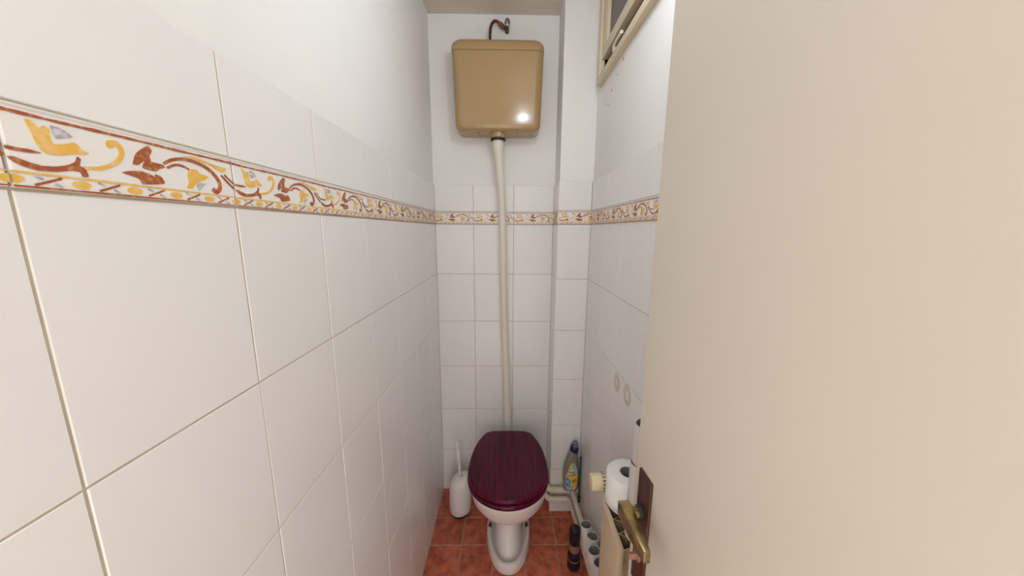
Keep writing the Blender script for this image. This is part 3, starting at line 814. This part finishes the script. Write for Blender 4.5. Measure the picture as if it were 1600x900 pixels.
for k in range(3):
    y0 = yk+k*0.0412; fin(RXF+0.0142, RXF+0.0480, y0, y0+0.0375); fin(RXB-0.0142, RXB-0.0480, y0, y0+0.0375)
for z in (RZ0+0.045, RZ1-0.045):
    b = MB(); b.tube([(RXF+0.007, RY1-0.018, z), (RXB-0.007, RY1-0.018, z)], 0.012, 12); put(b.build('header_pipe', 'radiator'), rad)
VX, VY, VZ = 0.304, 0.872, CAMZ-0.752
b = MB(); b.tube([(VX, RY1-0.018, RZ1-0.045), (VX, VY-0.03, VZ), (VX, VY, VZ), (VX, VY+0.001, VZ-0.05), (VX, VY, 0.30), (VX, VY, 0.19)], [0.010, 0.010, 0.011, 0.0065, 0.0060, 0.0060], 14, sub=3); put(b.build('feed_pipe', 'pipe_paint'), rad)
b = MB(); b.lathe([(0, VX+0.014), (0.015, VX+0.012), (0.017, VX+0.002), (0.017, VX-0.006), (0, VX-0.006)], 20, 'x', (0, VY, VZ)); put(b.build('valve_body', 'valve'), rad)
b = MB(); n = 48; rr = []
for (x, r, g) in ((VX-0.006, 0.0, 0), (VX-0.006, 0.0255, 0), (VX-0.010, 0.0262, 0), (VX-0.018, 0.0262, 0), (VX-0.0185, 0.0235, 0), (VX-0.0200, 0.0235, 0), (VX-0.0205, 0.0250, 1), (VX-0.046, 0.0240, 1), (VX-0.049, 0.0215, 1), (VX-0.0495, 0.0, 0)):
    rr.append([(x, VY+(r-(0.0014 if g and k % 4 == 0 else 0))*math.cos(2*PI*k/n), VZ+(r-(0.0014 if g and k % 4 == 0 else 0))*math.sin(2*PI*k/n)) for k in range(n)])
b.loft(rr, 0, False, False); head = put(b.build('valve_head', 'valve', ang=35), rad)
for k in range(16):
    a = 2*PI*k/16
    b = MB(); b.box(VX-0.0165, VX-0.0085, -0.0014, 0.0014, 0.0250, 0.0268)
    o = b.build('slot', 'rubber', smooth=False)
    o.parent = head
    o.matrix_parent_inverse = head.matrix_world.inverted()
    o.matrix_world = Matrix.Translation((0, VY, VZ)) @ Matrix.Rotation(a, 4, 'X')
tag(rad, 'cream panel radiator with open convector top behind the door edge', 'radiator')

# ------------------------------------------------------------------ toilet roll on the radiator
QX, QY = 0.3205, 0.760
roll = empty('toilet_roll', (QX, QY, RZ1)); bpy.context.view_layer.update()
b = MB(); z0, z1, Ro, Ri = RZ1+0.0006, RZ1+0.093, 0.0535, 0.0212
rr = []; n = 64
for (r, z) in ((Ri, z0), (Ro-0.003, z0), (Ro, z0+0.003), (Ro+0.0006, z0+0.03), (Ro, z0+0.06), (Ro+0.0004, z1-0.003), (Ro-0.003, z1), (Ri, z1)):
    rr.append([(QX+(r+(0.0007*math.sin(5*k*2*PI/n) if r > 0.04 else 0))*math.cos(2*PI*k/n), QY+(r+(0.0007*math.sin(5*k*2*PI/n) if r > 0.04 else 0))*math.sin(2*PI*k/n), z) for k in range(n)])
rr.append(rr[0]); b.loft(rr, 0, False, False); put(b.build('paper', 'paper', ang=50), roll)
b = MB(); b.lathe([(Ri-0.0003, z0+0.001), (Ri-0.0003, z1-0.001), (Ri-0.0016, z1-0.001), (Ri-0.0016, z0+0.001)], 40, 'z', (QX, QY, 0), closed=True); put(b.build('core', 'card'), roll)
tag(roll, 'full white toilet roll standing on top of the radiator', 'toilet roll')

# ------------------------------------------------------------------ empty paper tubes
def make_tube(name):
    o = empty(name)
    b = MB(); n = 36; rr = []
    for (r, z) in ((0.0222, 0.0), (0.0235, 0.004), (0.0230, 0.05), (0.0234, 0.106), (0.0226, 0.110)):
        rr.append([(r*math.cos(2*PI*k/n)*(1+0.02*math.sin(2*2*PI*k/n)), r*math.sin(2*PI*k/n), z+0.0008*math.sin(3*2*PI*k/n)*(z > 0.09)) for k in range(n)])
    for (r, z) in ((0.0214, 0.110), (0.0214, 0.0)):
        rr.append([(r*math.cos(2*PI*k/n), r*math.sin(2*PI*k/n), z+0.0008*math.sin(3*2*PI*k/n)*(z > 0.09)) for k in range(n)])
    rr.append(rr[0])
    b.loft(rr, 0, False, False); w = b.build('paper_wrap', 'tubepaper', ang=60); w.parent = o
    b = MB(); b.lathe([(0.0212, 0.001), (0.0212, 0.109), (0.0202, 0.109), (0.0202, 0.001)], 36, 'z', closed=True); c = b.build('cardboard_core', 'card'); c.parent = o
    return o
proto = make_tube('paper_tube')
first = True
spots = [((0.3375, 1.130, ZU+0.0270), 8, 'empty paper tube on the heating pipe, farthest of four in a row'),
         ((0.3395, 1.077, ZU+0.0270), 7, 'empty paper tube on the heating pipe, second from the back wall'),
         ((0.3420, 1.026, ZU+0.0268), 6, 'empty paper tube on the heating pipe, third from the back wall'),
         ((0.3435, 0.974, ZU+0.0262), 6, 'empty paper tube on the heating pipe, nearest of four to the radiator')]
for loc, ang, lb in spots:
    o = proto if first else copy_tree(proto); first = False
    o.location = loc; o.rotation_euler = (math.radians(random.uniform(-4, 4)), math.radians(ang), random.uniform(0, 6))
    tag(o, lb, 'paper tube', 'empty paper tubes on the heating pipe')
stack = [(0.3075, 0.664, RZ1, 'empty white paper tube standing on the radiator, bottom of the stack'),
         (0.3075, 0.664, RZ1+0.0985, 'empty white paper tube in the middle of the stack on the radiator'),
         (0.3110, 0.662, RZ1+0.1970, 'empty white paper tube on top of the stack on the radiator')]
for x, y, z, lb in stack:
    o = copy_tree(proto); o.scale = (1, 1, 0.885); o.location = (x, y, z+0.0006); o.rotation_euler = (0, 0, random.uniform(0, 6))
    tag(o, lb, 'paper tube', 'empty paper tubes stacked on the radiator')

# ------------------------------------------------------------------ lamp on the ceiling, above the doorway
lamp = empty('ceiling_lamp', (LAMP_POS.x, LAMP_POS.y, ZCEIL)); bpy.context.view_layer.update()
b = MB(); b.lathe([(0, ZCEIL), (0.045, ZCEIL), (0.045, ZCEIL-0.020), (0.030, ZCEIL-0.030), (0, ZCEIL-0.030)], 28, 'z', (LAMP_POS.x, LAMP_POS.y, 0)); put(b.build('lamp_base', 'white_plastic'), lamp)
b = MB(); b.tube([(LAMP_POS.x, LAMP_POS.y, ZCEIL-0.025), (LAMP_POS.x, LAMP_POS.y, LAMP_POS.z+0.075)], 0.003, 8); b.lathe([(0, LAMP_POS.z+0.085), (0.016, LAMP_POS.z+0.083), (0.020, LAMP_POS.z+0.050), (0, LAMP_POS.z+0.048)], 20, 'z', (LAMP_POS.x, LAMP_POS.y, 0)); put(b.build('cord_and_socket', 'white_plastic'), lamp)
b = MB(); prof_ = [(0.060*math.sin(PI*k/14)+0.0001, LAMP_POS.z-0.060*math.cos(PI*k/14)) for k in range(15)]; b.lathe(prof_, 28, 'z', (LAMP_POS.x, LAMP_POS.y, 0)); put(b.build('globe', 'lamp'), lamp)
tag(lamp, 'white globe pendant lamp hanging from the ceiling near the door', 'lamp')
